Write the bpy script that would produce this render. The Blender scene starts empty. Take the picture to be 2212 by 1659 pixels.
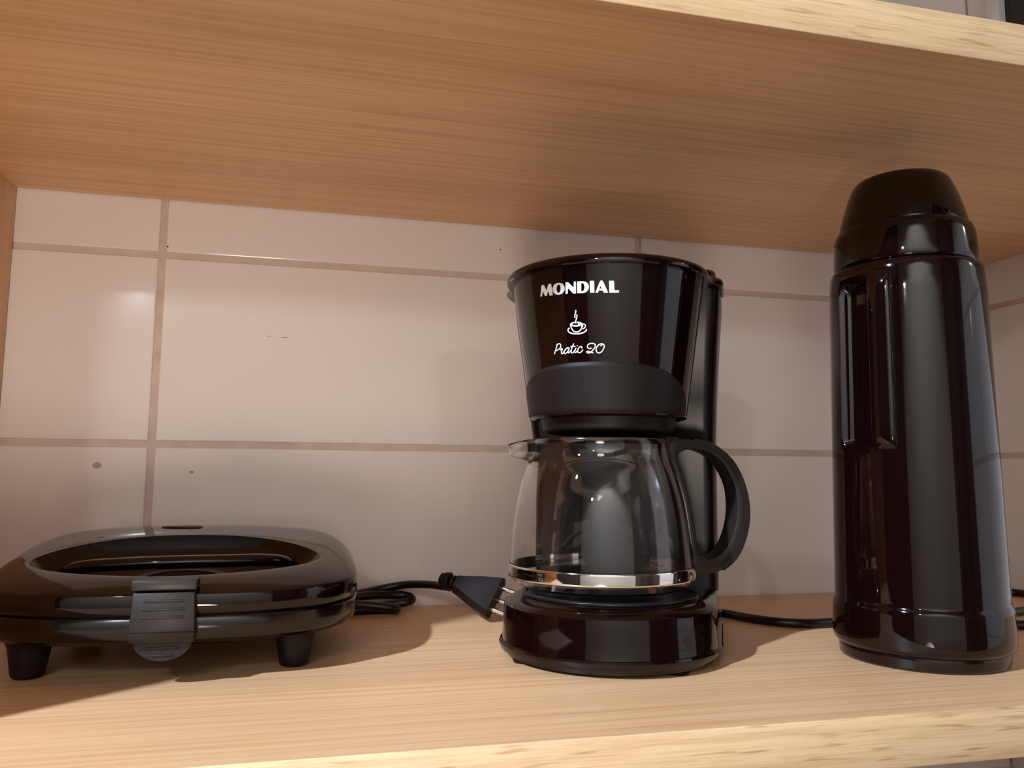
import bpy, bmesh, math, random
from mathutils import Vector, Matrix
random.seed(4)
S = bpy.context.scene
COL = S.collection
PI = math.pi
ZF = 1.20                       # height of the lower shelf's top above the room floor (m)
CAM = Vector((0, 0, ZF + 0.1132))

# ------------------------------------------------------------------ camera
cd = bpy.data.cameras.new('camera'); cam = bpy.data.objects.new('camera', cd); COL.objects.link(cam)
cd.sensor_width = 36.0; cd.lens = 36.0 * 1728.59 / 2212.0; cd.clip_start = 0.01; cd.clip_end = 50
RT = Vector((0.97175421, -0.23588511, 0.00720937)); UP = Vector((-0.03298675, -0.10551679, 0.99387025))
FW = Vector((0.23367849, 0.96603541, 0.11031747))
m4 = Matrix((RT, UP, -FW)).transposed().to_4x4(); m4.translation = CAM
cam.matrix_world = m4
S.camera = cam

# ------------------------------------------------------------------ world, lamps, added fill lights, exposure
S.view_settings.view_transform = 'Standard'; S.view_settings.look = 'None'
S.view_settings.gamma = 1.0; S.view_settings.use_curve_mapping = False
S.view_settings.exposure = -0.15
W = bpy.data.worlds.new('world'); S.world = W; W.use_nodes = True
W.node_tree.nodes['Background'].inputs[0].default_value = (1.0, 0.82, 0.66, 1)
W.node_tree.nodes['Background'].inputs[1].default_value = 0.004

def lamp(name, loc, power, radius, color, target=None, spot=None, blend=0.5):
    d = bpy.data.lights.new(name, 'SPOT' if spot else 'POINT'); d.energy = power; d.shadow_soft_size = radius; d.color = color
    if spot: d.spot_size = spot; d.spot_blend = blend
    o = bpy.data.objects.new(name, d); COL.objects.link(o); o.location = loc
    if target is not None: o.rotation_euler = (Vector(target) - Vector(loc)).to_track_quat('-Z', 'Y').to_euler()
    return o
lamp('side_lamp', (-1.03, -0.30, ZF + 1.02), 158.0, 0.026, (0.88, 1.07, 1.34), (0.22, 0.42, ZF + 0.02), math.radians(45), 0.3)
lamp('front_lamp', (-0.39, -0.45, ZF + 0.53), 4.5, 0.02, (0.90, 1.0, 1.05))
lamp('front_wall_fill', (-0.15, -0.35, 2.30), 96.0, 0.05, (1.0, 0.98, 0.95), (-0.25, -1.05, 1.32), math.radians(102), 0.45)  # added unseen spot, brightens the front wall for reflections and soft fill
ad = bpy.data.lights.new('low_fill_light', 'AREA'); ad.shape = 'DISK'; ad.size = 0.24; ad.energy = 0.98; ad.color = (1.0, 0.87, 0.74); ad.spread = math.radians(80)  # added fill from below the shelf for wall and underside, no real lamp
ao = bpy.data.objects.new('low_fill_light', ad); COL.objects.link(ao); ao.location = (-0.16, -0.40, ZF - 0.24)
ao.rotation_euler = (Vector((-0.22, 0.7, ZF + 0.28)) - ao.location).to_track_quat('-Z', 'Y').to_euler()

# ------------------------------------------------------------------ materials
def mat(name, color=(0.8, 0.8, 0.8), rough=0.5, metal=0.0, spec=0.5, coat=0.0, build=None, **kw):
    m = bpy.data.materials.new(name); m.use_nodes = True
    b = m.node_tree.nodes['Principled BSDF']
    b.inputs['Base Color'].default_value = (*color, 1); b.inputs['Roughness'].default_value = rough
    b.inputs['Metallic'].default_value = metal; b.inputs['Specular IOR Level'].default_value = spec
    b.inputs['Coat Weight'].default_value = coat
    for k, v in kw.items(): b.inputs[k.replace('_', ' ')].default_value = v
    if build: build(m.node_tree, b)
    return m

def N(t, kind, **kw):
    n = t.nodes.new(kind)
    for k, v in kw.items():
        if k in n.inputs: n.inputs[k].default_value = v
        else: setattr(n, k, v)
    return n

def ramp(t, src, stops):
    r = N(t, 'ShaderNodeValToRGB'); e = r.color_ramp.elements
    while len(e) < len(stops): e.new(0.5)
    for i, (p, c) in enumerate(stops): e[i].position = p; e[i].color = (*c, 1) if len(c) == 3 else c
    t.links.new(src, r.inputs[0]); return r.outputs[0]

def mix(t, a, b, fac, mode='MIX'):
    n = N(t, 'ShaderNodeMix', data_type='RGBA', blend_type=mode)
    for i, v in ((0, fac), (6, a), (7, b)):
        if hasattr(v, 'links'): t.links.new(v, n.inputs[i])
        elif isinstance(v, tuple): n.inputs[i].default_value = (*v, 1)
        else: n.inputs[i].default_value = v
    return n.outputs[2]

def wood_build(light, dark, fine=(2.2, 95, 95), dash=0.0, bump=0.00025):
    def f(t, b):
        tc = N(t, 'ShaderNodeTexCoord')
        mp = N(t, 'ShaderNodeMapping'); mp.inputs['Scale'].default_value = fine
        t.links.new(tc.outputs['Object'], mp.inputs[0])
        n1 = N(t, 'ShaderNodeTexNoise', Scale=1.0, Detail=5.0, Roughness=0.62); t.links.new(mp.outputs[0], n1.inputs['Vector'])
        mp2 = N(t, 'ShaderNodeMapping'); mp2.inputs['Scale'].default_value = (fine[0] * 3.5, fine[1] * 5, fine[2] * 5)
        t.links.new(tc.outputs['Object'], mp2.inputs[0])
        n2 = N(t, 'ShaderNodeTexNoise', Scale=1.0, Detail=3.0, Roughness=0.6); t.links.new(mp2.outputs[0], n2.inputs['Vector'])
        mp3 = N(t, 'ShaderNodeMapping'); mp3.inputs['Scale'].default_value = (1.2, 9, 9)
        t.links.new(tc.outputs['Object'], mp3.inputs[0])
        n3 = N(t, 'ShaderNodeTexNoise', Scale=1.0, Detail=2.0); t.links.new(mp3.outputs[0], n3.inputs['Vector'])
        c1 = ramp(t, n1.outputs[0], [(0.36, dark), (0.56, light)])
        c2 = ramp(t, n2.outputs[0], [(0.33, (0.80, 0.77, 0.73)), (0.52, (1, 1, 1))])
        c = mix(t, c1, c2, 0.8, 'MULTIPLY')
        c3 = ramp(t, n3.outputs[0], [(0.35, (0.90, 0.87, 0.84)), (0.65, (1.04, 1.03, 1.02))])
        c = mix(t, c, c3, 0.9, 'MULTIPLY')
        if dash:
            mp4 = N(t, 'ShaderNodeMapping'); mp4.inputs['Scale'].default_value = (28, 420, 420)
            t.links.new(tc.outputs['Object'], mp4.inputs[0])
            n4 = N(t, 'ShaderNodeTexNoise', Scale=1.0, Detail=1.5); t.links.new(mp4.outputs[0], n4.inputs['Vector'])
            c4 = ramp(t, n4.outputs[0], [(0.27, (0.60, 0.46, 0.33)), (0.39, (1, 1, 1))])
            c = mix(t, c, c4, dash, 'MULTIPLY')
        t.links.new(c, b.inputs['Base Color'])
        bp = N(t, 'ShaderNodeBump', Strength=0.25, Distance=bump); t.links.new(n2.outputs[0], bp.inputs['Height'])
        t.links.new(bp.outputs[0], b.inputs['Normal'])
    return f

M = {}
M['wood'] = mat('oak_laminate', rough=0.42, spec=0.35, build=wood_build((0.83, 0.51, 0.275), (0.71, 0.405, 0.20), fine=(2.6, 230, 230)))
M['wood_upright'] = mat('oak_laminate_upright', rough=0.42, spec=0.35, build=wood_build((0.83, 0.51, 0.275), (0.71, 0.405, 0.20), fine=(230, 230, 2.6)))
M['wood_edge'] = mat('oak_edge_band', rough=0.5, spec=0.3, build=wood_build((0.84, 0.57, 0.325), (0.70, 0.45, 0.235), fine=(9, 260, 260), dash=0.9))
def tile_build(t, b):
    tc = N(t, 'ShaderNodeTexCoord')
    n = N(t, 'ShaderNodeTexNoise', Scale=7.0, Detail=2.0); t.links.new(tc.outputs['Object'], n.inputs['Vector'])
    c = ramp(t, n.outputs[0], [(0.3, (0.80, 0.705, 0.665)), (0.7, (0.83, 0.74, 0.70))])
    t.links.new(c, b.inputs['Base Color'])
    n2 = N(t, 'ShaderNodeTexNoise', Scale=14.0, Detail=2.0); t.links.new(tc.outputs['Object'], n2.inputs['Vector'])
    bp = N(t, 'ShaderNodeBump', Strength=0.03, Distance=0.001); t.links.new(n2.outputs[0], bp.inputs['Height'])
    t.links.new(bp.outputs[0], b.inputs['Normal'])
M['tile'] = mat('glazed_tile', rough=0.11, spec=0.36, build=tile_build)
def grout_build(t, b):
    tc = N(t, 'ShaderNodeTexCoord')
    n = N(t, 'ShaderNodeTexNoise', Scale=60.0, Detail=4.0); t.links.new(tc.outputs['Object'], n.inputs['Vector'])
    t.links.new(ramp(t, n.outputs[0], [(0.3, (0.60, 0.46, 0.385)), (0.7, (0.68, 0.545, 0.465))]), b.inputs['Base Color'])
M['grout'] = mat('grout', rough=0.9, spec=0.2, build=grout_build)
BLK = (0.0055, 0.0012, 0.0010)
M['gloss'] = mat('glossy_black_plastic', BLK, rough=0.055, spec=0.45)
M['gloss2'] = mat('satin_black_plastic', BLK, rough=0.16, spec=0.5)
def matte_build(t, b):
    tc = N(t, 'ShaderNodeTexCoord')
    n = N(t, 'ShaderNodeTexNoise', Scale=1500.0, Detail=2.0); t.links.new(tc.outputs['Object'], n.inputs['Vector'])
    bp = N(t, 'ShaderNodeBump', Strength=0.2, Distance=0.0002); t.links.new(n.outputs[0], bp.inputs['Height'])
    t.links.new(bp.outputs[0], b.inputs['Normal'])
M['matte'] = mat('matte_black_plastic', (0.009, 0.0045, 0.004), rough=0.50, spec=0.26, build=matte_build)
M['grey'] = mat('dark_grey_plastic', (0.020, 0.014, 0.012), rough=0.40, spec=0.36, build=matte_build)
M['tank'] = mat('tank_plastic', BLK, rough=0.30, spec=0.4)
M['rubber'] = mat('black_rubber', (0.005, 0.0015, 0.0012), rough=0.5, spec=0.3)
M['cable'] = mat('black_cable', (0.005, 0.0015, 0.0012), rough=0.32, spec=0.45)
M['chrome'] = mat('chrome', (0.82, 0.78, 0.73), rough=0.06, metal=1.0)
M['pin'] = mat('nickel_pin', (0.62, 0.56, 0.50), rough=0.2, metal=1.0)
M['print'] = mat('white_print', (0.86, 0.88, 0.88), rough=0.45)
M['red'] = mat('red_lens', (0.055, 0.004, 0.007), rough=0.25)
M['glass'] = mat('clear_glass', (1, 1, 1), rough=0.0, Transmission_Weight=1.0, IOR=1.46)
M['plaster'] = mat('white_plaster', (0.80, 0.80, 0.79), rough=0.85)
M['white'] = mat('white_frame', (0.62, 0.58, 0.56), rough=0.5)
M['night'] = mat('dark_night_pane', (0.006, 0.004, 0.003), rough=0.2)
M['darkwood'] = mat('dark_cabinet', (0.035, 0.02, 0.013), rough=0.5)
M['floor'] = mat('brown_floor', (0.10, 0.06, 0.035), rough=0.5)
M['steel'] = mat('warming_plate_steel', (0.03, 0.025, 0.025), rough=0.25, metal=0.6)
M['stain'] = mat('grime', (0.42, 0.35, 0.31), rough=0.6)
M['speck'] = mat('dark_speck', (0.03, 0.02, 0.02), rough=0.7)

# ------------------------------------------------------------------ helpers
def obj(name, bm, m, parent=None, smooth=True, angle=35):
    me = bpy.data.meshes.new(name)
    bmesh.ops.recalc_face_normals(bm, faces=bm.faces)
    bm.to_mesh(me); bm.free()
    o = bpy.data.objects.new(name, me); COL.objects.link(o)
    me.materials.append(M[m])
    if smooth:
        for p in me.polygons: p.use_smooth = True
        me.set_sharp_from_angle(angle=math.radians(angle))
    if parent: o.parent = parent
    return o
def thing(name, label, cat, loc=(0, 0, 0), rz=0, group=None):
    o = bpy.data.objects.new(name, None); COL.objects.link(o); o.location = loc; o.rotation_euler = (0, 0, rz)
    o.empty_display_size = 0.02
    o['label'] = label; o['category'] = cat
    if group: o['group'] = group
    return o
def struct(o): o['kind'] = 'structure'; return o

def box(bm, x0, x1, y0, y1, z0, z1, bev=0.0, seg=2):
    r = bmesh.ops.create_cube(bm, size=1.0)
    vs = r['verts']
    for v in vs: v.co = Vector(((x0 + x1) / 2 + v.co.x * (x1 - x0), (y0 + y1) / 2 + v.co.y * (y1 - y0), (z0 + z1) / 2 + v.co.z * (z1 - z0)))
    if bev:
        es = list({e for v in vs for e in v.link_edges})
        bmesh.ops.bevel(bm, geom=es, offset=bev, segments=seg, profile=0.5, affect='EDGES')
    return bm
def nbox(*a, **k): return box(bmesh.new(), *a, **k)

def loft(bm, rings, cap0=True, cap1=True, closed=True):
    """rings: lists of equal length of Vectors."""
    vr = [[bm.verts.new(p) for p in r] for r in rings]
    n = len(vr[0])
    for a, b in zip(vr, vr[1:]):
        for i in range(n if closed else n - 1):
            j = (i + 1) % n
            bm.faces.new((a[i], a[j], b[j], b[i]))
    if cap0: bm.faces.new(vr[0][::-1])
    if cap1: bm.faces.new(vr[-1])
    return vr
def lathe(bm, prof, n=96, cap0=True, cap1=True):
    return loft(bm, [[Vector((r * math.cos(2 * PI * i / n), r * math.sin(2 * PI * i / n), z)) for i in range(n)] for r, z in prof], cap0, cap1)
def fillet(prof, seg=4, amt=0.4):
    """round the corners of a polyline profile"""
    out = [prof[0]]
    for a, b, c in zip(prof, prof[1:], prof[2:]):
        A, B, Cc = Vector(a), Vector(b), Vector(c)
        la, lc = (A - B).length, (Cc - B).length; d = min(la, lc) * amt
        p0 = B + (A - B).normalized() * d; p1 = B + (Cc - B).normalized() * d
        for k in range(seg + 1):
            t = k / seg; out.append(tuple((1 - t) ** 2 * p0 + 2 * t * (1 - t) * B + t * t * p1))
    out.append(prof[-1]); return out

def smooth_path(pts, sub=8, closed=False):
    P = [Vector(p) for p in pts]; n = len(P); out = []
    rng = range(n if closed else n - 1)
    for i in rng:
        g = (lambda k: P[k % n]) if closed else (lambda k: P[max(0, min(n - 1, k))])
        p0, p1, p2, p3 = g(i - 1), g(i), g(i + 1), g(i + 2)
        for k in range(sub):
            t = k / sub
            out.append(0.5 * ((2 * p1) + (p2 - p0) * t + (2 * p0 - 5 * p1 + 4 * p2 - p3) * t * t + (3 * p1 - p0 - 3 * p2 + p3) * t ** 3))
    if not closed: out.append(P[-1])
    return out
def tube(bm, pts, r, n=12, sub=8, rf=None, flat=1.0):
    path = smooth_path(pts, sub) if sub else [Vector(p) for p in pts]
    rings = []; up = Vector((0, 0, 1)); L = len(path)
    for i, p in enumerate(path):
        t = (path[min(i + 1, L - 1)] - path[max(i - 1, 0)]).normalized()
        if abs(t.dot(up)) > 0.95: up = Vector((1, 0, 0))
        s = t.cross(up).normalized(); u = s.cross(t).normalized()
        rr = r * (rf(i / (L - 1)) if rf else 1)
        rings.append([p + s * math.cos(2 * PI * k / n) * rr + u * math.sin(2 * PI * k / n) * rr * flat for k in range(n)])
    loft(bm, rings); return bm

# ------------------------------------------------------------------ room shell
RX = 0.6891
GY = 0.7015                       # grout plane of the back wall
w = struct(obj('wall_back', nbox(-1.3, RX + 0.1, GY, GY + 0.1, 0, 2.6), 'grout', smooth=False))
bm = nbox(RX + 0.0015, RX + 0.1, -1.05, GY, 0, 2.6)
wr = struct(obj('wall_right', bm, 'grout', smooth=False))
dr = bpy.data.objects.new('added_door_1', None); COL.objects.link(dr); dr.location = (RX, -0.42, 0); dr['kind'] = 'structure'  # unseen door, added as a dark area for glossy surfaces to reflect
dl = obj('added_door_leaf', nbox(-0.006, 0.001, -0.43, 0.43, 0.01, 2.1, bev=0.002), 'darkwood', dr)
bm = bmesh.new()
for y0, y1 in ((-0.34, -0.05), (0.05, 0.34)):
    for z0, z1 in ((0.15, 0.95), (1.08, 1.95)): box(bm, -0.010, -0.005, y0, y1, z0, z1, bev=0.003)
obj('added_door_panel', bm, 'darkwood', dl)
bm = bmesh.new(); box(bm, -0.012, 0.001, 0.43, 0.47, 0, 2.14, 0.002); box(bm, -0.012, 0.001, -0.47, -0.43, 0, 2.14, 0.002); box(bm, -0.012, 0.001, -0.43, 0.43, 2.10, 2.14, 0.002)
obj('added_door_frame', bm, 'darkwood', dr)
struct(obj('wall_left', nbox(-1.4, -1.3, -1.05, GY + 0.1, 0, 2.6), 'darkwood', smooth=False))
struct(obj('wall_front', nbox(-1.4, RX + 0.1, -1.15, -1.05, 0, 2.6), 'plaster', smooth=False))
struct(obj('floor', nbox(-1.4, RX + 0.1, -1.15, GY + 0.1, -0.1, 0), 'floor', smooth=False))
struct(obj('ceiling', nbox(-1.4, RX + 0.1, -1.15, GY + 0.1, 2.6, 2.7), 'plaster', smooth=False))
# tiles: one mesh per size, each tile an object of its own
PZ = 0.157; PX = 0.4235; GW = 0.0054
Z0 = ZF + 0.1344                  # a horizontal joint
def tile_mesh(w_, h_):
    bm = nbox(0, w_, -0.0015, 0.003, 0, h_, bev=0.0011, seg=2)
    me = bpy.data.meshes.new('tile'); bm.to_mesh(me); bm.free(); me.materials.append(M['tile'])
    for p in me.polygons: p.use_smooth = True
    me.set_sharp_from_angle(angle=math.radians(18))
    return me
full = tile_mesh(PX - GW, PZ - GW)
def put_tile(me, loc, rz, parent):
    o = bpy.data.objects.new('tile', me); COL.objects.link(o); o.location = loc; o.rotation_euler = (0, 0, rz); o.parent = parent
XJ = -0.1307                      # a vertical joint
rest = tile_mesh(0.690 - PX - 0.05 - GW * 2, PZ - GW)
last = tile_mesh(RX - (XJ + PX) - GW / 2 - 0.001, PZ - GW)
for k in range(-3, 7):
    z = Z0 + k * PZ + GW / 2
    for j in (-2, -1, 0): put_tile(full, (XJ + j * PX + GW / 2, GY, z), 0, w)
    put_tile(last, (XJ + PX + GW / 2, GY, z), 0, w)
    x0 = 0.7 - 0.0015
    for j in range(2):            # right wall, laid from the corner towards the room
        if k >= 3: continue
        put_tile(full if j == 0 else rest, (RX + 0.0015, 0.6996 - j * PX, z), -PI / 2, wr)
# right wall above the shelf: a narrow tile strip, then the window
strip = tile_mesh(0.026, PZ - GW)
for k in (3, 4, 5, 6): put_tile(strip, (RX + 0.0015, 0.6996, Z0 + k * PZ + GW / 2), -PI / 2, wr)
win = bpy.data.objects.new('window_1', None); COL.objects.link(win); win.location = (RX, 0.36, ZF + 0.5); win['kind'] = 'structure'
bm = bmesh.new()
box(bm, -0.012, 0.0, 0.287, 0.305, -0.02, 0.8, 0.001); box(bm, -0.012, 0.0, -0.305, -0.287, -0.02, 0.8, 0.001)
box(bm, -0.012, 0.0, -0.305, 0.305, -0.038, -0.02, 0.001); box(bm, -0.012, 0.0, -0.305, 0.305, 0.782, 0.8, 0.001)
obj('window_frame', bm, 'white', win)
obj('pane', nbox(-0.004, 0.0, -0.287, 0.287, -0.02, 0.782), 'night', win, smooth=False)
# small marks on the tiles
for (x, z, rx, rz_, m_) in ((-0.170, 0.1167, 0.0035, 0.0026, 'stain'), (-0.0992, 0.1118, 0.0018, 0.0013, 'stain'),
                            (0.1575, 0.3170, 0.0007, 0.0007, 'speck'), (-0.1268, 0.2985, 0.0006, 0.0008, 'speck'),
                            (-0.030, 0.2265, 0.0035, 0.0004, 'stain'), (-0.043, 0.2268, 0.0025, 0.0003, 'stain')):
    bm = bmesh.new(); lathe(bm, [(1, -0.5), (0.8, 0.5)], 16)
    bmesh.ops.transform(bm, matrix=Matrix.Translation((x, 0.6999, ZF + z)) @ Matrix.Rotation(PI / 2, 4, 'X') @ Matrix.Diagonal((rx, rz_, 0.0002, 1)), verts=bm.verts)
    obj('grime_spot' if m_ == 'stain' else 'speck', bm, m_, w)

# ------------------------------------------------------------------ open shelf unit
XL = -0.2417; YF = 0.3404; YB = 0.6985
unit = thing('shelf_unit', 'open oak-laminate shelf unit against the tiled wall, with thick edge-banded boards', 'shelf', (0, 0, ZF))
def board(z0, z1):
    s = obj('shelf', nbox(XL, RX - 0.0005, YF + 0.0012, YB, z0, z1), 'wood', unit, smooth=False)
    obj('edge_band', nbox(XL - 0.0235, RX - 0.0005, YF, YF + 0.0012, z0 - 0.0002, z1 + 0.0002, bev=0.0004), 'wood_edge', s, angle=50)
    return s
board(-0.0240, 0.0); board(0.3382, 0.3382 + 0.0236)
pn = obj('side_panel', nbox(XL - 0.0235, XL, YF + 0.0012, YB, -0.45, 0.80), 'wood_upright', unit, smooth=False)
bm = nbox(XL - 0.0235, XL, YF, YF + 0.0012, 0.3622, 0.80, bev=0.0004); box(bm, XL - 0.0235, XL, YF, YF + 0.0012, 0.0004, 0.3378, bev=0.0004)
box(bm, XL - 0.0235, XL, YF, YF + 0.0012, -0.45, -0.0245, bev=0.0004)
obj('edge_band', bm, 'wood_edge', pn, angle=50)

# ------------------------------------------------------------------ coffee maker
MX, MY, MR = 0.18396, 0.49308, -0.52
cm = thing('coffee_maker', 'black drip coffee maker with white lettering, between the sandwich maker and the vacuum flask', 'coffee maker', (MX, MY, ZF), MR)
def ushape(R, hw, yb, rc, y0=0.0, z=0.0, n=40):
    """front half-circle, straight sides to the back at half width hw, rounded rear corners"""
    pts = []
    for i in range(n + 1):
        a = -PI + PI * i / n
        pts.append((R * math.cos(a), y0 + R * math.sin(a)))
    for i in range(1, 7): pts.append((R + (hw - R) * i / 7, y0 + (yb - rc - y0) * i / 7))
    for i in range(9):
        a = PI / 2 * i / 8; pts.append((hw - rc + rc * math.cos(a), yb - rc + rc * math.sin(a)))
    for i in range(1, 8): pts.append((hw - rc - 2 * (hw - rc) * i / 8, yb))
    for i in range(9):
        a = PI / 2 + PI / 2 * i / 8; pts.append((-(hw - rc) + rc * math.cos(a), yb - rc + rc * math.sin(a)))
    for i in range(6, 0, -1): pts.append((-(R + (hw - R) * i / 7), y0 + (yb - rc - y0) * i / 7))
    return [Vector((x, y, z)) for x, y in pts]
def ustack(prof, hwk=0.0, yb=0.092, rc=0.018):
    """prof: (R, z); sides keep hw = R + hwk"""
    bm = bmesh.new(); R0 = max(r for r, z in prof)
    loft(bm, [ushape(r, r + hwk, yb - (R0 - r), max(0.004, rc - (R0 - r)), z=z) for r, z in prof])
    return bm
base = obj('base', ustack([(0.0640, 0.0040), (0.0690, 0.0050), (0.0700, 0.0072), (0.0700, 0.0088), (0.0692, 0.0100), (0.0682, 0.0102), (0.0680, 0.0112), (0.0676, 0.0200), (0.0671, 0.0290), (0.0668, 0.0318), (0.0658, 0.0332), (0.0625, 0.0352), (0.0590, 0.0372), (0.0575, 0.0374)], hwk=-0.002), 'gloss', cm, angle=28)
obj('base_plate', ustack([(0.0630, 0.0014), (0.0655, 0.0020), (0.0655, 0.0044), (0.0640, 0.0050)], hwk=-0.002), 'gloss2', cm)
for x, y in ((-0.045, -0.038), (0.045, -0.038), (-0.05, 0.07), (0.05, 0.07)):
    bm = bmesh.new(); lathe(bm, [(0.007, 0.0), (0.0075, 0.0016)], 24); bmesh.ops.translate(bm, vec=(x, y, 0), verts=bm.verts)
    obj('foot', bm, 'rubber', cm)
bm = bmesh.new(); lathe(bm, fillet([(0.0, 0.0372), (0.0555, 0.0372), (0.0560, 0.0392), (0.0530, 0.0396), (0.0522, 0.0382), (0.0, 0.0382)]), 96, False, False)
obj('warming_plate', bm, 'steel', cm)
# tower / water tank behind
def rrect(hw, y0, y1, rc, z, k=6):
    pts = []
    for cx, cy, a0 in ((hw - rc, y0 + rc, -PI / 2), (hw - rc, y1 - rc, 0), (-(hw - rc), y1 - rc, PI / 2), (-(hw - rc), y0 + rc, PI)):
        for i in range(k + 1):
            a = a0 + PI / 2 * i / k; pts.append(Vector((cx + rc * math.cos(a), cy + rc * math.sin(a), z)))
    return pts
bm = bmesh.new()
loft(bm, [rrect(hw, y0, y1, 0.009, z) for hw, y0, y1, z in ((0.0655, 0.052, 0.088, 0.034), (0.0655, 0.052, 0.087, 0.08), (0.0660, 0.050, 0.086, 0.14), (0.0672, 0.040, 0.085, 0.165), (0.0690, 0.030, 0.085, 0.195), (0.0712, 0.022, 0.086, 0.225), (0.0718, 0.020, 0.086, 0.2375))])
tower = obj('water_tank', bm, 'tank', cm)
# brew basket (truncated cone)
KR = (0.0623 - 0.0504) / (0.2345 - 0.14805)
def rc_(z): return 0.0504 + KR * (z - 0.14805)
bm = bmesh.new()
lathe(bm, [(0.0, 0.1475), (0.046, 0.1475), (0.0492, 0.1476), (rc_(0.1485), 0.1485)] + [(rc_(z), z) for z in (0.155, 0.17, 0.19, 0.21, 0.23)] + [(rc_(0.2375), 0.2375)], 128, False, True)
# straight shoulders joining the basket to the tank
basket = obj('brew_basket', bm, 'gloss', cm)
bm = bmesh.new(); loft(bm, [rrect(rc_(z) * 0.93, 0.0, 0.045, 0.006, z) for z in (0.150, 0.19, 0.2375)])
obj('basket_housing', bm, 'gloss', cm)
bm = bmesh.new(); lathe(bm, fillet([(0.0, 0.1385), (0.038, 0.1385), (0.042, 0.1400), (0.0435, 0.1478)]), 96, False, True)
obj('drip_outlet', bm, 'rubber', cm)
# arched matte panel on the basket
def arch(d): 
    q = min(1.0, abs(d) / 1.40)
    return 0.1490 + 0.0306 * max(0.0, 1 - q ** 2.7) ** 0.5
TH0 = -0.53 - MR
bm = bmesh.new(); rows = []
for i in range(81):
    d = -1.40 + 2.80 * i / 80; col = []
    zt = arch(d)
    for j in range(17):
        t = j / 16; z = 0.1487 + (zt - 0.1487) * t
        ed = min(1.0, min((1 - t) * (zt - 0.1487), t * (zt - 0.1487)) / 0.0010)
        off = -0.0003 + 0.0013 * max(0, (1 - (1 - ed) ** 2)) ** 0.5
        r = rc_(z) + off; th = TH0 + d
        col.append(bm.verts.new((r * math.sin(th), -r * math.cos(th), z)))
    rows.append(col)
for a, b in zip(rows, rows[1:]):
    for j in range(16): bm.faces.new((a[j], b[j], b[j + 1], a[j + 1]))
bmesh.ops.remove_doubles(bm, verts=bm.verts, dist=1e-5)
bm2 = bm
obj('grip_panel', bm2, 'matte', basket, angle=60)
# lid
def lid_outline(o, z):
    pts = []
    R = 0.0668 - o; hw = 0.0745 - o; ys = 0.014 + o * 0.3; yb = 0.060 - o; rc = 0.010
    a0 = 0.10
    for i in range(49):
        a = -PI + a0 + (PI - 2 * a0) * i / 48; pts.append((R * math.cos(a), R * math.sin(a)))
    pts += [(R + 0.0004, -0.001), (R + 0.0016, 0.006), (hw - 0.0025, ys - 0.002), (hw - 0.0004, ys + 0.001), (hw, ys + 0.006)]
    for i in range(9):
        a = PI / 2 * i / 8; pts.append((hw - rc + rc * math.cos(a), yb - rc + rc * math.sin(a)))
    for i in range(9):
        a = PI / 2 + PI / 2 * i / 8; pts.append((-(hw - rc) + rc * math.cos(a), yb - rc + rc * math.sin(a)))
    pts += [(-hw, ys + 0.006), (-(hw - 0.0004), ys + 0.001), (-(hw - 0.0025), ys - 0.002), (-(R + 0.0016), 0.006), (-(R + 0.0004), -0.001)]
    return [Vector((x, y, z + (0.0004 * 0))) for x, y in pts]
bm = bmesh.new()
loft(bm, [lid_outline(o, z) for o, z in ((0.0040, 0.2366), (0.0012, 0.2362), (0.0002, 0.2370), (0.0, 0.2385), (0.0004, 0.2405), (0.0018, 0.2418), (0.0045, 0.2424), (0.02, 0.2428), (0.05, 0.2430))])
lid = obj('lid', bm, 'gloss', cm, angle=40)
for s in (1, -1):
    bm = bmesh.new(); tube(bm, [(s * 0.0640, -0.001, 0.2405), (s * 0.0665, 0.007, 0.2420), (s * 0.0665, 0.018, 0.2412)], 0.0035, 14, 6)
    obj('hinge_lug', bm, 'gloss2', lid)

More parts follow.
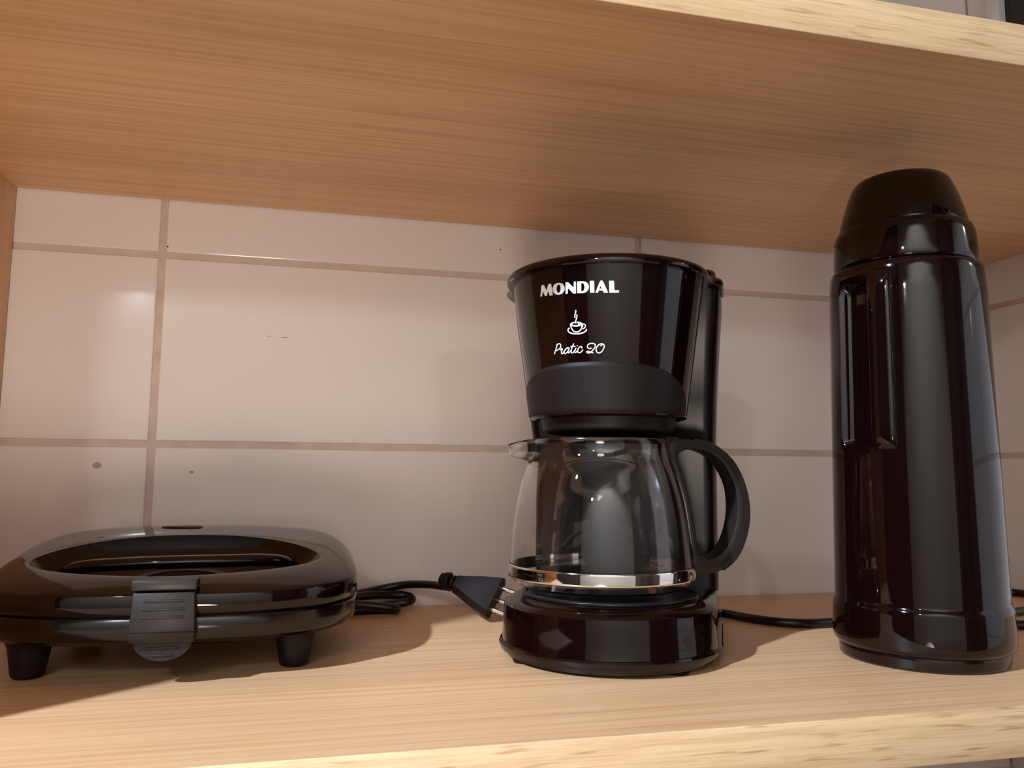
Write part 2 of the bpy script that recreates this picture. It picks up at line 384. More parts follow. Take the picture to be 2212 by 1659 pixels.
# printed lettering, wrapped on the basket
DEC = {"L":{"M":[[[-1.0935,0.22095],[-1.0639,0.22726],[-1.0573,0.22758],[-1.0356,0.22755],[-1.0278,0.22716],[-1.0037,0.22368],[-0.9711,0.22719],[-0.9654,0.22739],[-0.9418,0.2273],[-0.9371,0.22701],[-0.9295,0.22063],[-0.9353,0.2203],[-0.9644,0.22042],[-0.9693,0.22071],[-0.9788,0.22371],[-1.0065,0.22078],[-1.0154,0.22061],[-1.0265,0.22077],[-1.0301,0.22112],[-1.0546,0.22404],[-1.0689,0.22098],[-1.0815,0.22078]]],"O":[[[-0.7839,0.22337],[-0.7865,0.22259],[-0.7924,0.22186],[-0.8013,0.22121],[-0.8129,0.22068],[-0.8265,0.2203],[-0.8417,0.22008],[-0.8575,0.22004],[-0.8734,0.22018],[-0.8883,0.2205],[-0.9015,0.22097],[-0.9123,0.22158],[-0.9201,0.22229],[-0.9243,0.22306],[-0.9249,0.22386],[-0.9218,0.22464],[-0.9151,0.22536],[-0.9053,0.226],[-0.893,0.22651],[-0.8787,0.22687],[-0.8634,0.22707],[-0.8477,0.2271],[-0.8324,0.22696],[-0.8183,0.22665],[-0.8059,0.22619],[-0.7959,0.2256],[-0.7887,0.22491],[-0.7846,0.22415]],[[-0.8294,0.22357],[-0.8316,0.22279],[-0.8358,0.22209],[-0.8418,0.22155],[-0.849,0.22121],[-0.8565,0.22111],[-0.8638,0.22126],[-0.87,0.22164],[-0.8745,0.22223],[-0.8769,0.22295],[-0.877,0.22374],[-0.8746,0.22452],[-0.8702,0.22521],[-0.8641,0.22576],[-0.8569,0.22609],[-0.8494,0.22619],[-0.8423,0.22604],[-0.8363,0.22566],[-0.8319,0.22508],[-0.8295,0.22436]]],"N":[[[-0.7778,0.22003],[-0.7714,0.22658],[-0.7676,0.22686],[-0.7417,0.22672],[-0.6875,0.22307],[-0.6834,0.22651],[-0.6789,0.22667],[-0.6659,0.22666],[-0.6624,0.22639],[-0.6667,0.21981],[-0.6719,0.21959],[-0.6961,0.21976],[-0.7488,0.22332],[-0.7546,0.22006],[-0.7594,0.21988]]],"D":[[[-0.6543,0.21975],[-0.6504,0.22633],[-0.6466,0.22653],[-0.6095,0.22649],[-0.5823,0.22634],[-0.5597,0.22584],[-0.5436,0.22497],[-0.5348,0.22396],[-0.5333,0.22297],[-0.537,0.22176],[-0.548,0.2207],[-0.5653,0.21991],[-0.5867,0.2195],[-0.6187,0.21954]],[[-0.6092,0.22536],[-0.5935,0.22528],[-0.5823,0.2247],[-0.5777,0.22364],[-0.5773,0.22266],[-0.5811,0.22157],[-0.5901,0.22081],[-0.6009,0.22048],[-0.6115,0.22059]]],"I":[[[-0.5233,0.22612],[-0.5201,0.22636],[-0.4844,0.22624],[-0.4805,0.22592],[-0.4809,0.21956],[-0.4851,0.21933],[-0.5183,0.21939],[-0.5234,0.21969]]],"A":[[[-0.4707,0.21947],[-0.4249,0.22583],[-0.4198,0.22619],[-0.4027,0.22618],[-0.3977,0.2259],[-0.3491,0.21937],[-0.3512,0.21903],[-0.3868,0.21908],[-0.4019,0.22044],[-0.4395,0.22052],[-0.4461,0.21923],[-0.4697,0.21925]],[[-0.4215,0.2232],[-0.4321,0.22158],[-0.4097,0.22153]]],"L":[[[-0.3386,0.22575],[-0.3346,0.22599],[-0.2945,0.22597],[-0.2905,0.22566],[-0.2872,0.22042],[-0.2465,0.22043],[-0.2423,0.22018],[-0.2432,0.21906],[-0.3329,0.21905],[-0.3359,0.21936]]]},"K":[[2.1,[[-0.6777,0.20996],[-0.6781,0.20886],[-0.6843,0.20785],[-0.6895,0.20684],[-0.6913,0.20604],[-0.6889,0.20522]]],[2.1,[[-0.6699,0.20733],[-0.6675,0.20651],[-0.6694,0.20559],[-0.6756,0.20458],[-0.6828,0.20369],[-0.6857,0.20289],[-0.6824,0.2019]]],[2.3,[[-0.6924,0.20263],[-0.712,0.20255],[-0.7298,0.20228],[-0.7402,0.20193],[-0.7431,0.2013],[-0.7408,0.20036],[-0.7332,0.19917],[-0.7211,0.19808],[-0.7042,0.19731],[-0.6871,0.19695],[-0.6676,0.19693],[-0.65,0.19733],[-0.6344,0.19808],[-0.6241,0.19908],[-0.6191,0.2001],[-0.6175,0.2009],[-0.619,0.2016],[-0.6312,0.2021],[-0.6499,0.20246],[-0.672,0.20263]]],[2.8,[[-0.7327,0.20172],[-0.7224,0.20103],[-0.6966,0.20057],[-0.6665,0.20051],[-0.6364,0.20085],[-0.6224,0.20126]]],[2.2,[[-0.6613,0.20158],[-0.6486,0.20147],[-0.634,0.20125]]],[2.0,[[-0.6153,0.20095],[-0.6089,0.20121],[-0.5964,0.20123],[-0.5852,0.20085],[-0.5815,0.20021],[-0.5872,0.19942],[-0.5981,0.19882],[-0.6141,0.19841]]],[2.0,[[-0.616,0.20009],[-0.6056,0.20003]]],[2.4,[[-0.7568,0.19969],[-0.7715,0.19912],[-0.777,0.19833],[-0.769,0.19736],[-0.7473,0.19657],[-0.7187,0.1961],[-0.6882,0.19584],[-0.6535,0.19579],[-0.6233,0.19603],[-0.5976,0.19658],[-0.5804,0.19722],[-0.5738,0.19777],[-0.5765,0.19835]]]],"W":[[1.9,[[-0.9327,0.19035],[-0.9102,0.1908],[-0.8905,0.19091],[-0.8775,0.19031],[-0.8768,0.18924],[-0.8915,0.18817],[-0.9161,0.18739],[-0.9424,0.18704]]],[1.9,[[-0.9197,0.19052],[-0.9332,0.18904],[-0.9496,0.18716],[-0.9614,0.1859],[-0.9682,0.18495]]],[1.6,[[-0.8885,0.18677],[-0.8746,0.18776],[-0.8686,0.18822]]],[1.9,[[-0.867,0.18813],[-0.8595,0.18737],[-0.8719,0.18612],[-0.8752,0.18516],[-0.8653,0.18475],[-0.8525,0.18522],[-0.8371,0.18629],[-0.8151,0.18749],[-0.7944,0.18805],[-0.775,0.18789]]],[1.9,[[-0.775,0.18789],[-0.8014,0.18776],[-0.8225,0.18704],[-0.8376,0.18597],[-0.839,0.185],[-0.8258,0.1847],[-0.8047,0.18534],[-0.7867,0.1864],[-0.772,0.18764]]],[1.9,[[-0.772,0.18764],[-0.7869,0.18624],[-0.7931,0.18529],[-0.7837,0.18493],[-0.7681,0.18552],[-0.7505,0.18674]]],[1.9,[[-0.7178,0.19033],[-0.7355,0.18863],[-0.7487,0.1869],[-0.7536,0.18546],[-0.7464,0.18471],[-0.7299,0.18505],[-0.7129,0.18612],[-0.6957,0.18751]]],[1.9,[[-0.7596,0.18853],[-0.7356,0.18855],[-0.7025,0.18854]]],[1.9,[[-0.694,0.18767],[-0.708,0.18627],[-0.7138,0.18524],[-0.7048,0.18481],[-0.6918,0.18525],[-0.675,0.18648]]],[2.6,[[-0.6803,0.18899],[-0.6816,0.18859]]],[1.9,[[-0.6346,0.18708],[-0.6309,0.18787],[-0.6428,0.18818],[-0.6615,0.18772],[-0.675,0.18648],[-0.6792,0.18537],[-0.6705,0.1847],[-0.652,0.18464],[-0.633,0.18539],[-0.62,0.18639]]],[2.1,[[-0.5245,0.18696],[-0.5481,0.18677],[-0.5655,0.18729],[-0.5693,0.18826],[-0.5584,0.1892],[-0.5376,0.18971],[-0.5114,0.18973],[-0.4913,0.18929],[-0.4845,0.1884],[-0.4908,0.1873],[-0.5074,0.18605],[-0.5255,0.18497],[-0.5496,0.18422],[-0.5705,0.18427],[-0.579,0.18485],[-0.5698,0.18522],[-0.5492,0.18494],[-0.5288,0.18442],[-0.5054,0.18413]]],[2.1,[[-0.4313,0.18808],[-0.4168,0.18862],[-0.4053,0.18917],[-0.4224,0.18935],[-0.4454,0.1889],[-0.466,0.18774],[-0.4767,0.18632],[-0.4743,0.18504],[-0.4615,0.18422],[-0.4412,0.18404],[-0.4178,0.1848],[-0.4002,0.18622],[-0.3899,0.1878],[-0.3954,0.18876],[-0.4067,0.18922]]]]}
def on_cone(th, z, off=0.00025):
    r = rc_(z) + off; a = th - MR
    return Vector((r * math.sin(a), -r * math.cos(a), z))
def letter(loops):
    bm = bmesh.new(); es = []
    for lp in loops:
        vs = [bm.verts.new((th * 0.058, z, 0)) for th, z in lp]
        for i in range(len(vs)): es.append(bm.edges.new((vs[i], vs[(i + 1) % len(vs)])))
    bmesh.ops.triangle_fill(bm, use_beauty=True, edges=es)
    r = bmesh.ops.extrude_face_region(bm, geom=list(bm.faces))
    top = {v for v in r['geom'] if isinstance(v, bmesh.types.BMVert)}
    for v in bm.verts: v.co = on_cone(v.co.x / 0.058, v.co.y, 0.0003 if v in top else 0.00005)
    return bm
for k in ('M', 'O', 'N', 'D', 'I', 'A', 'L'):
    o = obj('printed_letter', letter(DEC['L'][k]), 'print', basket, smooth=False)
def stroke(bm, pts, wpx):
    P = smooth_path([(th * 0.058, z, 0) for th, z in pts], 5); hw = wpx * 0.00029 / 2; L = len(P); rows = []
    for i, p in enumerate(P):
        t = (P[min(i + 1, L - 1)] - P[max(0, i - 1)]).normalized(); s = Vector((-t.y, t.x, 0)) * hw
        e = 0.55 if i in (0, L - 1) else 1.0
        rows.append([bm.verts.new(on_cone((p.x + q * s.x * e) / 0.058, p.y + q * s.y * e, o_)) for q, o_ in ((1, 0.00005), (1, 0.0003), (-1, 0.0003), (-1, 0.00005))])
    for a, b in zip(rows, rows[1:]):
        for j in range(4): bm.faces.new((a[j], a[(j + 1) % 4], b[(j + 1) % 4], b[j]))
    bm.faces.new(rows[0]); bm.faces.new(rows[-1][::-1])
bm = bmesh.new()
for w_, pts in DEC['K']: stroke(bm, pts, w_)
obj('printed_cup_symbol', bm, 'print', basket, smooth=False)
bm = bmesh.new()
for w_, pts in DEC['W']: stroke(bm, pts, w_)
obj('printed_script', bm, 'print', basket, smooth=False)
# power cable of the coffee maker: along the shelf, behind the flask and round towards the wall
bm = bmesh.new()
pth = [(0.262, 0.545, 0.012), (0.288, 0.563, 0.009), (0.300, 0.575, 0.006), (0.3155, 0.5914, 0.0040), (0.3266, 0.5687, 0.0036), (0.3392, 0.5506, 0.0036), (0.3565, 0.5414, 0.0036), (0.3777, 0.5409, 0.0036), (0.42, 0.545, 0.0036), (0.47, 0.548, 0.0036), (0.52, 0.545, 0.0036), (0.56, 0.553, 0.0036), (0.60, 0.570, 0.0036), (0.635, 0.600, 0.0036), (0.650, 0.640, 0.0036), (0.60, 0.665, 0.0036)]
# expressed in world space, moved into the machine's frame
inv = (Matrix.Translation((MX, MY, 0)) @ Matrix.Rotation(MR, 4, 'Z')).inverted()
tube(bm, [inv @ Vector(p) for p in pth], 0.0034, 14, 8)
obj('power_cable', bm, 'cable', cm)
bm = bmesh.new()
tube(bm, [inv @ Vector(p) for p in [(0.60, 0.665, 0.0036), (0.55, 0.66, 0.0036), (0.505, 0.61, 0.0036), (0.49, 0.56, 0.0036), (0.4975, 0.520, 0.0036), (0.512, 0.5035, 0.0036), (0.545, 0.498, 0.0036), (0.60, 0.50, 0.0036), (0.66, 0.52, 0.0036)]], 0.0034, 14, 8)
obj('power_cable', bm, 'cable', cm)

# ------------------------------------------------------------------ carafe
CX, CY = 0.17927, 0.49476
cf = thing('glass_carafe', 'clear glass carafe with chrome band and black handle, standing on the coffee maker', 'carafe', (CX, CY, ZF))
gp = [(0.0400, 0.0402), (0.0470, 0.0410), (0.0520, 0.0428), (0.0558, 0.0455), (0.0578, 0.0490), (0.0584, 0.0540), (0.0583, 0.0600), (0.0578, 0.0680), (0.0568, 0.0780), (0.0555, 0.0890), (0.0537, 0.0990), (0.0513, 0.1080), (0.0487, 0.1160), (0.0464, 0.1215), (0.0450, 0.1260), (0.0446, 0.1300), (0.0452, 0.1330), (0.0462, 0.1348)]
def smooth_prof(pr, sub=3): return [(v.x, v.y) for v in smooth_path([(r, z, 0) for r, z in pr], sub)]
n = 128; TH = 0.0013
op = smooth_prof(gp)
def spout(r, z, a):
    """pull the rim out towards -X"""
    d = math.atan2(math.sin(a - PI), math.cos(a - PI)); h = max(0.0, min(1.0, (z - 0.1185) / 0.0115)); h = h * h * (3 - 2 * h)
    g = math.exp(-(d / 0.24) ** 2)
    return r + 0.0165 * g * h, z - 0.0045 * g * h
bm = bmesh.new(); rings = []
prof = [(r, z) for r, z in op]
inner = [(max(0.001, r - TH), z + (TH if z < 0.043 else 0.0)) for r, z in op][::-1]
lip = [(op[-1][0] - TH * 0.5, op[-1][1] + 0.0008)]
for r, z in [(0.012, 0.0408), (0.030, 0.0408)] + prof + lip + inner + [(0.030, 0.0430), (0.012, 0.0438)]:
    ring = []
    for i in range(n):
        a = 2 * PI * i / n; rr, zz = spout(r, z, a); ring.append(Vector((rr * math.cos(a), rr * math.sin(a), zz)))
    rings.append(ring)
loft(bm, rings, True, True)
obj('glass_body', bm, 'glass', cf, angle=60)
bm = bmesh.new(); lathe(bm, fillet([(0.0588, 0.0484), (0.0594, 0.0486), (0.0597, 0.0495), (0.0597, 0.0552), (0.0594, 0.0561), (0.0588, 0.0563)], 3, 0.3) + [(0.0588, 0.0484)], 160, False, False)
bmesh.ops.remove_doubles(bm, verts=bm.verts, dist=1e-6)
obj('chrome_band', bm, 'chrome', cf)
bm = bmesh.new(); lathe(bm, fillet([(0.0, 0.1315), (0.0405, 0.1315), (0.0420, 0.1325), (0.0420, 0.1350), (0.030, 0.1362), (0.0, 0.1362)]), 96, False, False)
bmesh.ops.remove_doubles(bm, verts=bm.verts, dist=1e-6)
cl = obj('carafe_lid', bm, 'gloss2', cf)
obj('lid_tab', nbox(0.030, 0.052, -0.008, 0.008, 0.1352, 0.1378, bev=0.0009), 'grey', cl)
# handle: closed loop in the vertical plane through the axis
OUT = [(0.0448, 0.1348), (0.0525, 0.1365), (0.0624, 0.1360), (0.0724, 0.1340), (0.0824, 0.1290), (0.0907, 0.1214), (0.0965, 0.1116), (0.1000, 0.1009), (0.1014, 0.0902), (0.1008, 0.0811), (0.0985, 0.0721), (0.0945, 0.0631), (0.0890, 0.0563), (0.0822, 0.0514), (0.0755, 0.0491), (0.0672, 0.0484), (0.0598, 0.0483), (0.0602, 0.0562), (0.0594, 0.0696), (0.0575, 0.0844), (0.0548, 0.0980), (0.0500, 0.1144), (0.0458, 0.1260)]
HOL = [(0.0510, 0.1249), (0.0556, 0.1286), (0.0623, 0.1299), (0.0696, 0.1288), (0.0772, 0.1255), (0.0838, 0.1198), (0.0887, 0.1122), (0.0919, 0.1040), (0.0930, 0.0933), (0.0920, 0.0827), (0.0887, 0.0722), (0.0835, 0.0639), (0.0774, 0.0595), (0.0717, 0.0584), (0.0665, 0.0603), (0.0638, 0.0651), (0.0628, 0.0755), (0.0604, 0.0904), (0.0572, 0.1039), (0.0525, 0.1159)]
def ring_prism(outer, hole, hw, bev=0.0012):
    """flat loop with rounded edges: bridged outlines at several widths"""
    bm = bmesh.new()
    O = smooth_path([(x, 0, z) for x, z in outer], 4, True); Hh = smooth_path([(x, 0, z) for x, z in hole], 4, True)
    def shrink(P, d):
        out = []; n_ = len(P)
        for i in range(n_):
            t = (P[(i + 1) % n_] - P[i - 1]).normalized(); nn = Vector((t.z, 0, -t.x)); out.append(P[i] + nn * d)
        return out
    area = sum(O[i].x * O[(i + 1) % len(O)].z - O[(i + 1) % len(O)].x * O[i].z for i in range(len(O)))
    sg = 1 if area < 0 else -1
    area2 = sum(Hh[i].x * Hh[(i + 1) % len(Hh)].z - Hh[(i + 1) % len(Hh)].x * Hh[i].z for i in range(len(Hh)))
    sg2 = -1 if area2 < 0 else 1
    def walls(P, s):
        rings = []
        for d, y in ((bev, -hw), (bev * 0.3, -hw + bev * 0.3), (0, -hw + bev), (0, hw - bev), (bev * 0.3, hw - bev * 0.3), (bev, hw)):
            rings.append([Vector((q.x, y, q.z)) for q in shrink(P, s * d)])
        return loft(bm, rings, False, False)
    a = walls(O, sg); b = walls(Hh, sg2)
    for k in (0, -1):
        es = [bm.edges.get((r[i], r[(i + 1) % len(r)])) for r in (a[k], b[k]) for i in range(len(r))]
        bmesh.ops.triangle_fill(bm, use_beauty=True, edges=es)
    return bm
hd = obj('handle', ring_prism(OUT, HOL, 0.0085), 'grey', cf, angle=30)
# raised outer rib of the grip
bm = bmesh.new(); arc = [(x, z) for x, z in OUT[2:14]]
P = smooth_path([(x, 0, z) for x, z in arc], 4); rings = []
for i, p in enumerate(P):
    t = (P[min(i + 1, len(P) - 1)] - P[max(0, i - 1)]).normalized(); nn = Vector((-t.z, 0, t.x))
    if nn.dot(p - Vector((0.07, 0, 0.092))) < 0: nn = -nn
    rings.append([p + nn * d + Vector((0, y, 0)) for d, y in ((-0.0035, -0.0093), (0.0004, -0.0093), (0.0010, -0.0080), (0.0010, 0.0080), (0.0004, 0.0093), (-0.0035, 0.0093))])
loft(bm, rings)
obj('grip_rib', bm, 'grey', hd, angle=30)

# ------------------------------------------------------------------ vacuum flask
FX, FY = 0.37476, 0.44406
fl = thing('vacuum_flask', 'tall glossy black vacuum flask with screw cup lid, rightmost on the shelf', 'flask', (FX, FY, ZF), math.radians(-0.0))
def zr(a): return [(r * 0.7, z * 0.7) for r, z in a]
RO = -0.74                            # direction of the grip recess, angle from -Y towards +X (camera side is about -0.70)
HANG = -0.98                          # the grip bar
def ang_d(a, b): return math.atan2(math.sin(a - b), math.cos(a - b))
bm = bmesh.new()
bp = smooth_prof([(0.0695, 0.0115), (0.0735, 0.0150), (0.0745, 0.0200), (0.0742, 0.0320), (0.0737, 0.0440), (0.0735, 0.0480), (0.0718, 0.0515), (0.0716, 0.0540)] + [(0.0716 - (z - 0.054) * 0.0165, z) for z in [0.06 + i * 0.0075 for i in range(37)]] + [(0.0664, 0.3400), (0.0660, 0.3470), (0.0648, 0.3515), (0.0620, 0.3535), (0.0600, 0.3540)], 2)
bp = [(r * 0.7, z * 0.7) for r, z in bp]
n = 360; rings = []
for r, z in bp:
    ring = []
    for i in range(n):
        a = 2 * PI * i / n              # from -Y towards +X
        d = ang_d(a, -1.29)
        ez = max(0.0, min(1.0, min(z - 0.1310, 0.2360 - z) / 0.0030)); ea = max(0.0, min(1.0, (0.40 - abs(d)) / 0.06))
        k = ez * ez * (3 - 2 * ez) * ea * ea * (3 - 2 * ea)
        rr = r - 0.0080 * k + (0.00010 * math.sin(z * 2600) if 0.0105 < z < 0.022 else 0)
        ring.append(Vector((rr * math.sin(a), -rr * math.cos(a), z)))
    rings.append(ring)
loft(bm, rings, True, True)
body = obj('body', bm, 'gloss', fl, angle=50)
bm = bmesh.new(); lathe(bm, fillet(zr([(0.0660, 0.0), (0.0690, 0.0015), (0.0695, 0.0090), (0.0690, 0.0125)])), 128)
obj('base_ring', bm, 'gloss2', fl)
bm = bmesh.new(); lathe(bm, smooth_prof(zr([(0.0590, 0.3535), (0.0605, 0.3545), (0.0618, 0.3570), (0.0620, 0.3640), (0.0614, 0.3800), (0.0606, 0.3860), (0.0588, 0.3905), (0.0570, 0.3915)]), 3), 128)
col_ = obj('collar', bm, 'gloss', fl, angle=50)
bm = bmesh.new(); lathe(bm, smooth_prof(zr([(0.0558, 0.3900), (0.0562, 0.3920), (0.0552, 0.3990), (0.0530, 0.4080), (0.0495, 0.4200), (0.0455, 0.4310), (0.0435, 0.4355), (0.0415, 0.4385), (0.0380, 0.4410), (0.0250, 0.4435), (0.0080, 0.4445)]), 3), 128)
obj('cup_lid', bm, 'gloss', fl, angle=50)
# grip bar across the recess
bm = bmesh.new(); rings = []
for i in range(41):                    # a flat upright strap, bowed clear of the recess
    u = i / 40; z = 0.1270 + (0.2425 - 0.1270) * u
    e = min(u, 1 - u) / 0.11; e = 1.0 if e >= 1 else math.sqrt(max(0.0, 1 - (1 - e) ** 2))
    ro = 0.0462 + 0.0078 * e - 0.0016 * u; ri = ro - 0.0068; hw = 0.140; cc = -1.00; ring = []
    for k in range(24):
        q = 2 * PI * k / 24; cx, cy = (math.copysign(abs(math.cos(q)) ** 0.6, math.cos(q)) * hw, math.copysign(abs(math.sin(q)) ** 0.6, math.sin(q)) * 0.5)
        r = (ro + ri) / 2 + cy * (ro - ri); ring.append(Vector((r * math.sin(cc + cx), -r * math.cos(cc + cx), z)))
    rings.append(ring)
loft(bm, rings)
obj('grip_bar', bm, 'gloss', fl)

# ------------------------------------------------------------------ sandwich maker
SX, SY = -0.0777, 0.5560
sm = thing('sandwich_maker', 'low black sandwich maker with front latch and red lamp, leftmost on the shelf', 'sandwich maker', (SX, SY, ZF), 0)
HWX, HWY = 0.1060, 0.0900
def sup(a, hx, hy, n_):
    c, s = math.cos(a), math.sin(a)
    return (math.copysign(abs(c) ** (2 / n_), c) * hx, math.copysign(abs(s) ** (2 / n_), s) * hy)
NA = 144
def outl(k, z, n_=3.0): return [Vector((*sup(2 * PI * i / NA, HWX * 1 - (1 - k) * HWX, HWY - (1 - k) * HWX, n_), z)) for i in range(NA)]
bm = bmesh.new()
loft(bm, [outl(k, z) for k, z in ((0.80, 0.0200), (0.93, 0.0205), (0.955, 0.0215), (0.970, 0.0232), (0.985, 0.0236), (0.993, 0.0250), (0.996, 0.0300), (0.996, 0.0348), (0.990, 0.0356), (0.95, 0.0358))])
obj('lower_shell', bm, 'gloss2', sm, angle=40)
bm = bmesh.new(); loft(bm, [outl(0.955, 0.0352), outl(0.955, 0.0380)]); obj('seal', bm, 'rubber', sm)
# domed top with a lens-shaped hollow around the grip
def H(x, y):                                     # local coordinates
    yy = y + SY
    if yy < 0.60: t = max(0.0, (0.60 - yy) / 0.117); h = 0.0752 - 0.0205 * t ** 1.55
    else: h = 0.0752 - 0.9 * (yy - 0.60) ** 2 / 0.06 * 0.06
    return h - 0.0052 * (abs(x) / 0.09) ** 2.6
DCX, DCY, DHX, DHY = 0.0, 0.5235 - SY, 0.0815, 0.0390
bm = bmesh.new(); rings = []; T = 22
def dish(i, k=1.0):
    a = 2 * PI * i / NA; c, s = math.cos(a), math.sin(a)
    return (DCX + c * DHX * k, DCY + math.copysign(abs(s) ** 1.15, s) * DHY * k)
for j in range(-9, T + 1):
    ring = []
    for i in range(NA):
        dx, dy = dish(i); ox, oy = sup(2 * PI * i / NA, HWX, HWY, 3.0)
        if j < 0:                                # hollow
            q = -j / 9.0
            x, y = dish(i, 1 - 0.96 * q ** 1.2); z = H(dx, dy) - 0.0220 * (1 - (1 - min(1.0, q / 0.7)) ** 2.2) - 0.0005
        elif j < T:
            t = j / T; t = 1 - (1 - t) ** 1.5
            x = dx + (ox - dx) * t; y = dy + (oy - dy) * t
            ex = (abs(x / HWX) ** 3 + abs(y / HWY) ** 3) ** (1 / 3)      # 1 on the outline
            dd = (1 - ex) * 0.095 / 0.022
            f = 1.0 if dd >= 1 else math.sqrt(max(0.0, 1 - (1 - dd) ** 2.6))
            zt = H(x, y); z = 0.0470 + (zt - 0.0470) * f
            if j == 0: z -= 0.0002
        else:
            x, y, z = ox, oy, 0.0470
        ring.append(Vector((x, y, z)))
    rings.append(ring)
for k, z in ((1.0, 0.0420), (0.999, 0.0385), (0.993, 0.0374), (0.95, 0.0372)): rings.append(outl(k, z))
loft(bm, rings, True, True)
top = obj('upper_shell', bm, 'gloss', sm, angle=48)
# grip bar inside the hollow
bm = bmesh.new()
gb = [(-0.0700, -0.016, 0.0475), (-0.0630, -0.030, 0.0530), (-0.0520, -0.0385, 0.0572), (-0.0250, -0.0440, 0.0592), (0.0, -0.0455, 0.0598), (0.0250, -0.0440, 0.0598), (0.0480, -0.0385, 0.0594), (0.0600, -0.030, 0.0570), (0.0680, -0.016, 0.0500)]
tube(bm, gb, 0.0048, 16, 8, flat=0.8)
obj('grip', bm, 'gloss', sm)
# red lamp lens
bm = bmesh.new(); rings = []
for k, dz in ((1.0, -0.0006), (0.97, 0.0006), (0.80, 0.0010), (0.4, 0.0012)):
    ring = []
    for i in range(40):
        a = 2 * PI * i / 40; x = math.cos(a); y = math.sin(a) * (0.42 + 0.58 * (x + 1) / 2) 
        x = x if x < 0 else min(x, 0.8) / 0.8 * 1.0
        X = -0.0100 + 0.0135 * x * k; Y = 0.034 + 0.0060 * y * k
        ring.append(Vector((X, Y, H(X, Y) + dz)))
    rings.append(ring)
loft(bm, rings); obj('indicator_lamp', bm, 'red', sm, angle=60)
# latch
lt = obj('latch', nbox(-0.0162, 0.0162, -0.0965, -0.0835, 0.0505, 0.0560, bev=0.0010), 'grey', sm, angle=40)
def quad_plate(top_w, bot_w, z0, z1, yb, yf0, yf1, bev=0.0008):
    bm = bmesh.new()
    vs = [bm.verts.new(p) for p in ((-bot_w, yf0, z0), (bot_w, yf0, z0), (bot_w, yb, z0), (-bot_w, yb, z0), (-top_w, yf1, z1), (top_w, yf1, z1), (top_w, yb, z1), (-top_w, yb, z1))]
    for f in ((0, 1, 2, 3), (4, 5, 6, 7), (0, 1, 5, 4), (1, 2, 6, 5), (2, 3, 7, 6), (3, 0, 4, 7)): bm.faces.new([vs[i] for i in f])
    bmesh.ops.bevel(bm, geom=list(bm.edges), offset=bev, segments=2, profile=0.5, affect='EDGES'); return bm
obj('latch_plate', quad_plate(0.0152, 0.0162, 0.0290, 0.0494, -0.088, -0.0975, -0.0955), 'grey', lt, angle=40)
obj('latch_ledge', quad_plate(0.0164, 0.0160, 0.0235, 0.0292, -0.086, -0.0960, -0.0995), 'grey', lt, angle=40)
bm = bmesh.new(); pts = [(0.0145 * math.cos(PI + PI * i / 24), 0.0236 + 0.0100 * math.sin(PI + PI * i / 24)) for i in range(25)]
loft(bm, [[Vector((x * k, y, 0.0236 + (z - 0.0236) * k)) for x, z in pts] for k, y in ((0.97, -0.0925), (1.0, -0.0918), (1.0, -0.0895), (0.97, -0.0888))])
obj('latch_tab', bm, 'grey', lt, angle=40)
for z, hw_, y in ((0.0452, 0.0100, -0.0961), (0.0410, 0.0104, -0.0965), (0.0370, 0.0104, -0.0969), (0.0205, 0.0080, -0.0927), (0.0168, 0.0055, -0.0927)):
    obj('latch_rib', nbox(-hw_, hw_, y - 0.0006, y + 0.0008, z - 0.0005, z + 0.0005, bev=0.0003), 'grey', lt)
lt.location.x = 0.0020
# feet
for x, y in ((-0.0725, -0.0530), (0.0685, -0.0530), (-0.0685, 0.052), (0.0685, 0.052)):
    bm = bmesh.new(); lathe(bm, fillet([(0.0070, 0.0), (0.0085, 0.0012), (0.0110, 0.0170), (0.0128, 0.0205)]), 40)
    bmesh.ops.translate(bm, vec=(x, y, 0), verts=bm.verts); obj('foot', bm, 'rubber', sm)
bm = bmesh.new(); loft(bm, [outl(0.50, 0.0110), outl(0.66, 0.0150), outl(0.72, 0.0205)]); obj('heater_cover', bm, 'rubber', sm)
# folded power cord, ending in the plug
def rel(P): return [(x - SX, y - SY, z) for x, y, z in P]
bm = bmesh.new()
CR = 0.0036
tube(bm, rel([(0.010, 0.640, 0.012), (0.030, 0.668, 0.0128), (0.052, 0.681, 0.0125), (0.072, 0.6845, 0.0112), (0.0795, 0.6790, 0.0098), (0.0765, 0.6730, 0.0076), (0.060, 0.672, 0.0056), (0.035, 0.668, 0.0045), (0.010, 0.655, 0.0045), (-0.02, 0.652, 0.0045)]), CR, 12, 8)
obj('power_cord', bm, 'cable', sm)
bm = bmesh.new()
tube(bm, rel([(-0.02, 0.664, 0.0040), (0.015, 0.662, 0.0038), (0.040, 0.6640, 0.0038), (0.058, 0.6650, 0.0038), (0.0655, 0.6600, 0.0040), (0.0620, 0.6530, 0.0060), (0.045, 0.653, 0.0085), (0.018, 0.655, 0.0110), (0.000, 0.650, 0.0110)]), CR, 12, 8)
obj('power_cord', bm, 'cable', sm)
bm = bmesh.new()
tube(bm, rel([(0.000, 0.646, 0.018), (0.025, 0.670, 0.0145), (0.045, 0.684, 0.0150), (0.062, 0.688, 0.0175), (0.078, 0.683, 0.0200), (0.092, 0.671, 0.0212), (0.1015, 0.660, 0.0212), (0.108, 0.653, 0.0208)]), 0.0032, 12, 8)
obj('power_cord', bm, 'cable', sm)
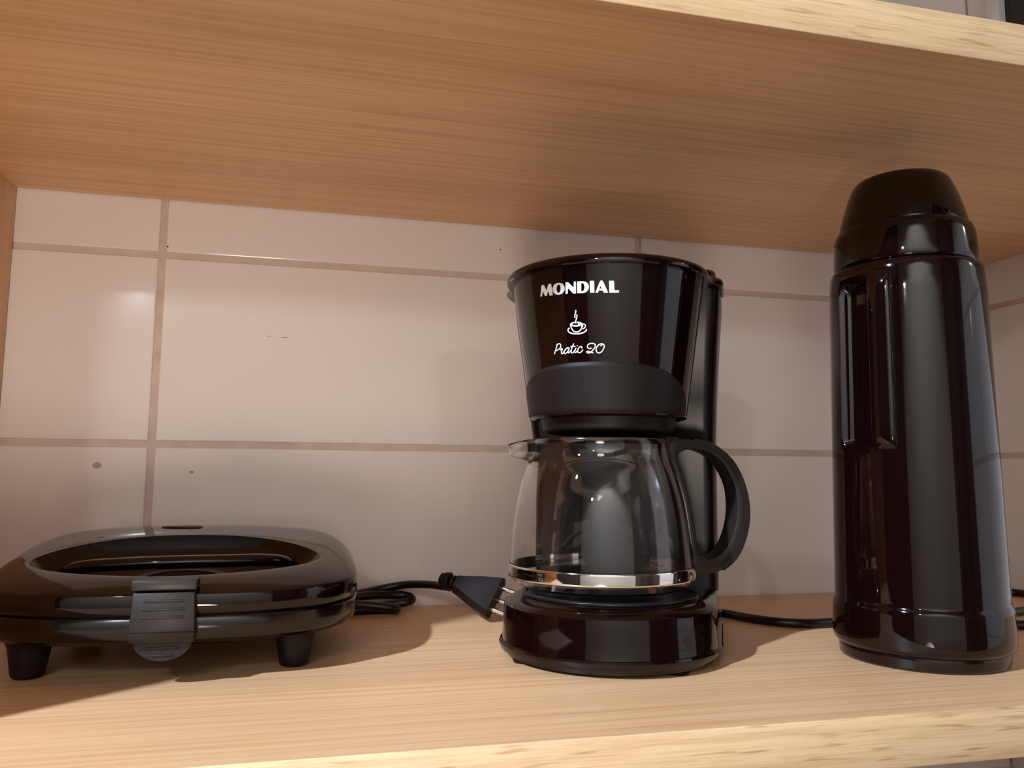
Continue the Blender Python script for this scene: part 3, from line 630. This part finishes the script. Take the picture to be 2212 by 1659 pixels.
# plug
RTw = RT.normalized(); TC = Vector((-0.236, -0.9718, 0)).normalized(); UPw = Vector((0, 0, 1))
ax = (RTw * 0.90 + UPw * -0.26 + TC * 0.34).normalized()
wd = RTw * -0.46 + UPw * -0.80 + TC * 0.55; wd = (wd - ax * wd.dot(ax)).normalized(); tk = ax.cross(wd).normalized()
PC = Vector((0.1370, 0.6130, 0.0175))            # centre of the pin face
PM = Matrix((ax, wd, tk)).transposed().to_4x4(); PM.translation = PC - Vector((SX, SY, 0))
def pl_ring(x, hw, ht, ch):
    return [Vector((x, a, b)) for a, b in ((-hw + ch, -ht), (hw - ch, -ht), (hw, -ht * 0.25), (hw, ht * 0.25), (hw - ch, ht), (-hw + ch, ht), (-hw, ht * 0.25), (-hw, -ht * 0.25))]
bm = bmesh.new(); loft(bm, [pl_ring(-0.0350, 0.0072, 0.0052, 0.0028), pl_ring(-0.0300, 0.0085, 0.0060, 0.0030), pl_ring(-0.0150, 0.0135, 0.0068, 0.0030), pl_ring(-0.0010, 0.0172, 0.0070, 0.0030), pl_ring(0.0, 0.0170, 0.0068, 0.0030)])
bmesh.ops.transform(bm, matrix=PM, verts=bm.verts); plug = obj('plug', bm, 'matte', sm, angle=25)
for x, r in ((-0.0375, 0.0060), (-0.0420, 0.0072), (-0.0445, 0.0064), (-0.0475, 0.0050)):
    bm = bmesh.new(); lathe(bm, fillet([(r * 0.75, -0.0016), (r, -0.0008), (r, 0.0008), (r * 0.75, 0.0016)]), 20)
    bmesh.ops.transform(bm, matrix=PM @ Matrix.Translation((x, 0, 0)) @ Matrix.Rotation(PI / 2, 4, 'Y'), verts=bm.verts)
    obj('strain_relief', bm, 'rubber', plug)
for y, z in ((-0.0095, 0), (0.0, 0.0028), (0.0095, 0)):
    bm = bmesh.new(); lathe(bm, [(0.0020, -0.001), (0.0020, 0.0170), (0.0014, 0.0185)], 16)
    bmesh.ops.transform(bm, matrix=PM @ Matrix.Translation((0, y, z)) @ Matrix.Rotation(PI / 2, 4, 'Y'), verts=bm.verts)
    obj('pin', bm, 'pin', plug)
